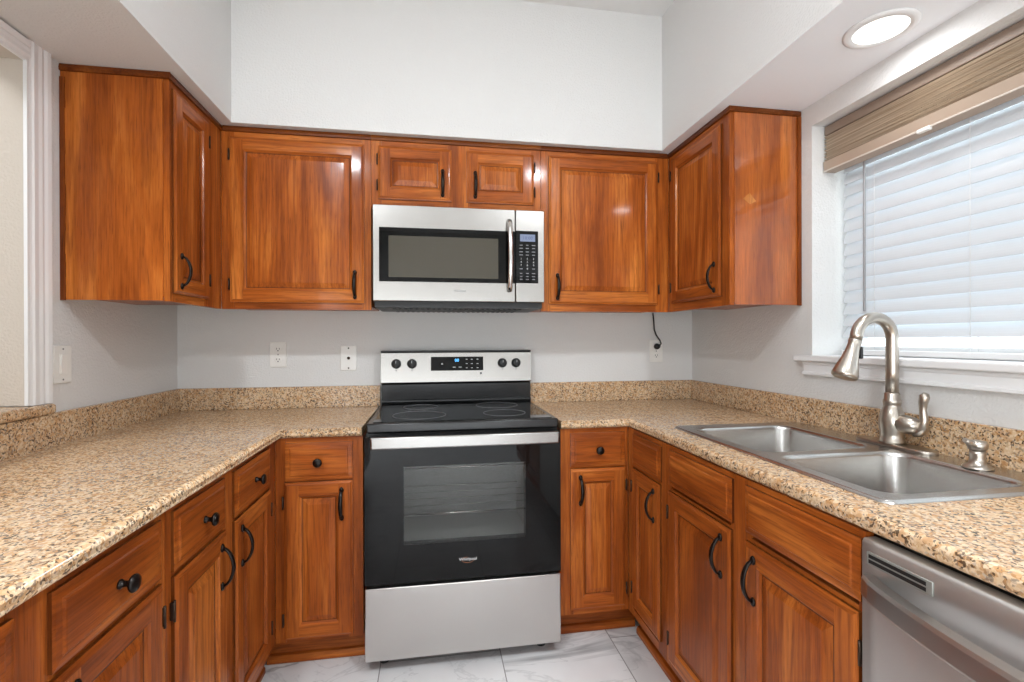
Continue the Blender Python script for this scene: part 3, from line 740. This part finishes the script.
m = MB(); m.tube([(fx + .004, fy - .020, z0 + .062), (fx + .006, fy - .038, z0 + .062), (fx + .010, fy - .060, z0 + .060), (fx + .012, fy - .070, z0 + .059), (fx + .013, fy - .076, z0 + .0585)], [.026, .0275, .025, .019, .007], 18); lv = obj('lever_hub', m, NICKEL, fc)
m = MB(); m.tube([(fx + .012, fy - 0.055, z0 + .036), (fx + .013, fy - 0.070, z0 + .042), (fx + .016, fy - 0.081, z0 + .060), (fx + .016, fy - 0.083, z0 + .085), (fx + .016, fy - 0.080, z0 + .110), (fx + .016, fy - 0.081, z0 + .132), (fx + .016, fy - 0.085, z0 + .150), (fx + .016, fy - 0.089, z0 + .158)],
                 [.008, .0125, .0135, .0105, .009, .0115, .013, .008], 12); obj('lever', m, NICKEL, lv)
sx, sy = 1.225, -1.525
sp = thing('soap_dispenser', 'small brushed nickel soap pump on the sink ledge right of the faucet', 'soap dispenser', (sx, sy, fz))
m = MB(); m.lathe([(.031, 0), (.031, .003), (.026, .007), (.0175, .012), (.0155, .026), (.0165, .036), (.0155, .044)], (sx, sy, fz), 'Z', 22); obj('base', m, NICKEL, sp)
m = MB(); m.lathe([(.0145, .0445), (.0195, .050), (.0205, .060), (.017, .068), (.002, .070)], (sx, sy, fz), 'Z', 22)
m.tube([(sx - .012, sy, fz + .059), (sx - .028, sy - .002, fz + .064), (sx - .043, sy - .004, fz + .073)], [.008, .0068, .0058], 10); obj('pump_head', m, NICKEL, sp)

# ------------------------------------------------------------------ window dressings
ys0, ys1 = WY0 + .02, -.900
vb = thing('venetian_blind', 'white horizontal slat blind covering the window above the sink', 'blind', (1.452, (ys0 + ys1) / 2, 1.199))
m = MB(); m.box(1.437, 1.478, ys0, ys1, 2.035, 2.08); obj('headrail', m, TRIMW, vb)
m = MB(); zs = []
z = 1.287; i = 0
while z < 2.03: zs.append(z); z += .0455
for k, z in enumerate(zs):
    t = math.radians(71 if k > 2 else (54, 61, 66)[k]); hw = .0268; th = .0012
    ux, uz = math.cos(t), math.sin(t); nx, nz = -uz, ux; P = []
    for a in (-1, -.66, -.33, 0, .33, .66, 1): P.append((a, .0038 * (1 - a * a)))
    low = [(1.452 + hw * a * ux + (b - .002) * nx, z + hw * a * uz + (b - .002) * nz) for a, b in P]
    hi = [(x + 2 * th * nx, zz + 2 * th * nz) for x, zz in reversed(low)]
    m.prism(low + hi, 'Y', ys0, ys1)
obj('slats', m, SLAT, vb)
m = MB(); m.box(1.432, 1.474, ys0, ys1, 1.2, 1.219, bev=.003); obj('bottom_rail', m, TRIMW, vb)
for y in (-1.035, -1.347, -1.68, -2.02):
    m = MB()
    for x in (1.4385, 1.467): m.tube([(x, y, 1.21), (x, y, 2.03)], .0009, 6)
    for z in zs: m.tube([(1.4385, y, z - .026), (1.467, y, z + .004)], .0006, 5)
    obj('ladder_cord', m, TRIMW, vb)
m = MB(); m.lathe([(.0042, 0), (.0042, .58), (.002, .60)], (1.4335, -1.000, 1.362), 'Z', 8)
obj('tilt_wand', m, plain('grey_wand', (168, 168, 170), .25), vb)
sh = thing('pleated_shade', 'raised tan pleated shade bunched across the top of the window', 'shade', (1.40, (ys0 + ys1) / 2, 1.906))
y0, y1 = WY0 + .01, -.882
m = MB(); m.box(1.376, 1.424, y0, y1, 2.046, 2.081, bev=.002); obj('headrail', m, SHADED, sh)
m = MB(); N = 8; fr = []; bk = []
for k in range(2 * N + 1):
    z = 1.944 + k * (2.0455 - 1.944) / (2 * N); fr.append((1.371 if k % 2 else 1.384, z)); bk.append((1.430 if k % 2 else 1.420, z))
m.prism(fr + bk[::-1], 'Y', y0 + .003, y1 - .003); obj('pleats', m, SHADE, sh)
m = MB(); m.prism([(1.374, 1.913), (1.378, 1.906), (1.424, 1.906), (1.426, 1.9435), (1.370, 1.9435)], 'Y', y0, y1); br_ = obj('bottom_rail', m, SHADER, sh)
m = MB(); m.box(1.3695, 1.3735, y0, y1, 1.905, 1.9095); obj('rail_lip', m, plain('rail_lip', (214, 204, 192), .4), br_)
m = MB(); m.box(1.364, 1.378, -1.29, -1.25, 1.897, 1.910, bev=.003); obj('pull_tab', m, PLAST, br_)

# ------------------------------------------------------------------ wall plates and the cord
def plate(name, label, cat, loc, rz, kind):
    r = thing(name, label, cat, loc, rz, 'wall outlets' if kind == 'outlet' else None)
    m = MB(); m.box(-.039, .039, -.0065, -.0004, 0, .124, bev=.0025); obj('cover_plate', m, PLAST, r, False)
    if kind == 'outlet':
        for z in (.036, .088):
            m = MB(); m.lathe([(.017, 0), (.017, .0016), (.015, .002)], (0, -.0065, z), 'Y', 20, sy=.82); q = obj('socket', m, PLAST, r, False)
            m = MB(); m.box(-.0075, -.005, -.0090, -.0082, z - .001, z + .007); m.box(.005, .0075, -.0090, -.0082, z - .001, z + .007); m.lathe([(.003, 0), (.003, .0006)], (0, -.0084, z - .007), 'Y', 10); obj('slots', m, BLACKP, q, False)
        m = MB(); m.lathe([(.003, 0), (.003, .001)], (0, -.0065, .062), 'Y', 10); obj('screw', m, MARKG, r, False)
    elif kind == 'cable':
        m = MB(); m.lathe([(.0075, 0), (.0075, .002), (.005, .003), (.005, .010), (.001, .010)], (0, -.0065, .062), 'Y', 12); obj('coax_jack', m, DARKH, r, False)
        for z in (.012, .112):
            m = MB(); m.lathe([(.0042, 0), (.0042, .0012), (.001, .0018)], (0, -.0065, z), 'Y', 10); obj('screw', m, DARKH, r, False)
    else:
        m = MB(); m.box(-.0165, .0165, -.0085, -.0064, .028, .096, bev=.001); rk = obj('rocker_frame', m, PLAST, r, False)
        m = MB(); m.prism([(-.0084, .031), (-.0098, .031), (-.0135, .093), (-.0084, .093)], 'X', -.013, .013); obj('rocker', m, PLAST, rk, False)
        for z in (.012, .112):
            m = MB(); m.lathe([(.003, 0), (.003, .001)], (0, -.0065, z), 'Y', 10); obj('screw', m, MARKG, r, False)
    return r
plate('wall_outlet', 'white double wall outlet with nothing plugged in, left on the back wall', 'outlet', (-.8735, 0, 1.129), 0, 'outlet')
plate('cable_plate', 'white cable wall plate with one round jack between outlet and oven', 'wall plate', (-.5415, 0, 1.109), 0, 'cable')
plate('wall_outlet', 'white wall outlet on the right with a black cord plugged in', 'outlet', (1.107, 0, 1.134), 0, 'outlet')
plate('light_switch', 'white rocker light switch beside the cased opening', 'switch', (XL, -.731, 1.122), PI / 2, 'switch')
pc = thing('power_cord', 'black power cord hanging from the cabinet into the right wall outlet', 'cord', (1.107, -.02, 1.222))
m = MB(); m.lathe([(.0165, .0095), (.0165, .018), (.013, .030), (.006, .034)], (1.107, 0, 1.222), 'Y', 18); m.tube([(1.107, -.022, 1.222), (1.121, -.024, 1.229)], [.009, .006], 10); obj('plug', m, BLACKP, pc)
m = MB(); m.tube([(1.119, -.024, 1.228), (1.127, -.024, 1.238), (1.120, -.024, 1.256), (1.098, -.024, 1.285), (1.087, -.024, 1.315), (1.084, -.024, 1.36), (1.079, -.024, 1.4072)], .0042, 8); obj('cable', m, BLACKP, pc)

# ------------------------------------------------------------------ recessed light in the soffit
rl = thing('recessed_light', 'round lit recessed light in the soffit above the sink', 'light', (1.1735, -1.309, ZT))
m = MB(); m.lathe([(.068, -.0015), (.070, -.006), (.086, -.006), (.093, -.003), (.093, -.0003)], (1.1735, -1.309, ZT), 'Z', 40); obj('trim_ring', m, TRIMW, rl)
m = MB(); m.lathe([(.0695, -.003), (.0695, -.0008)], (1.1735, -1.309, ZT), 'Z', 40); obj('lens', m, LENS, rl)
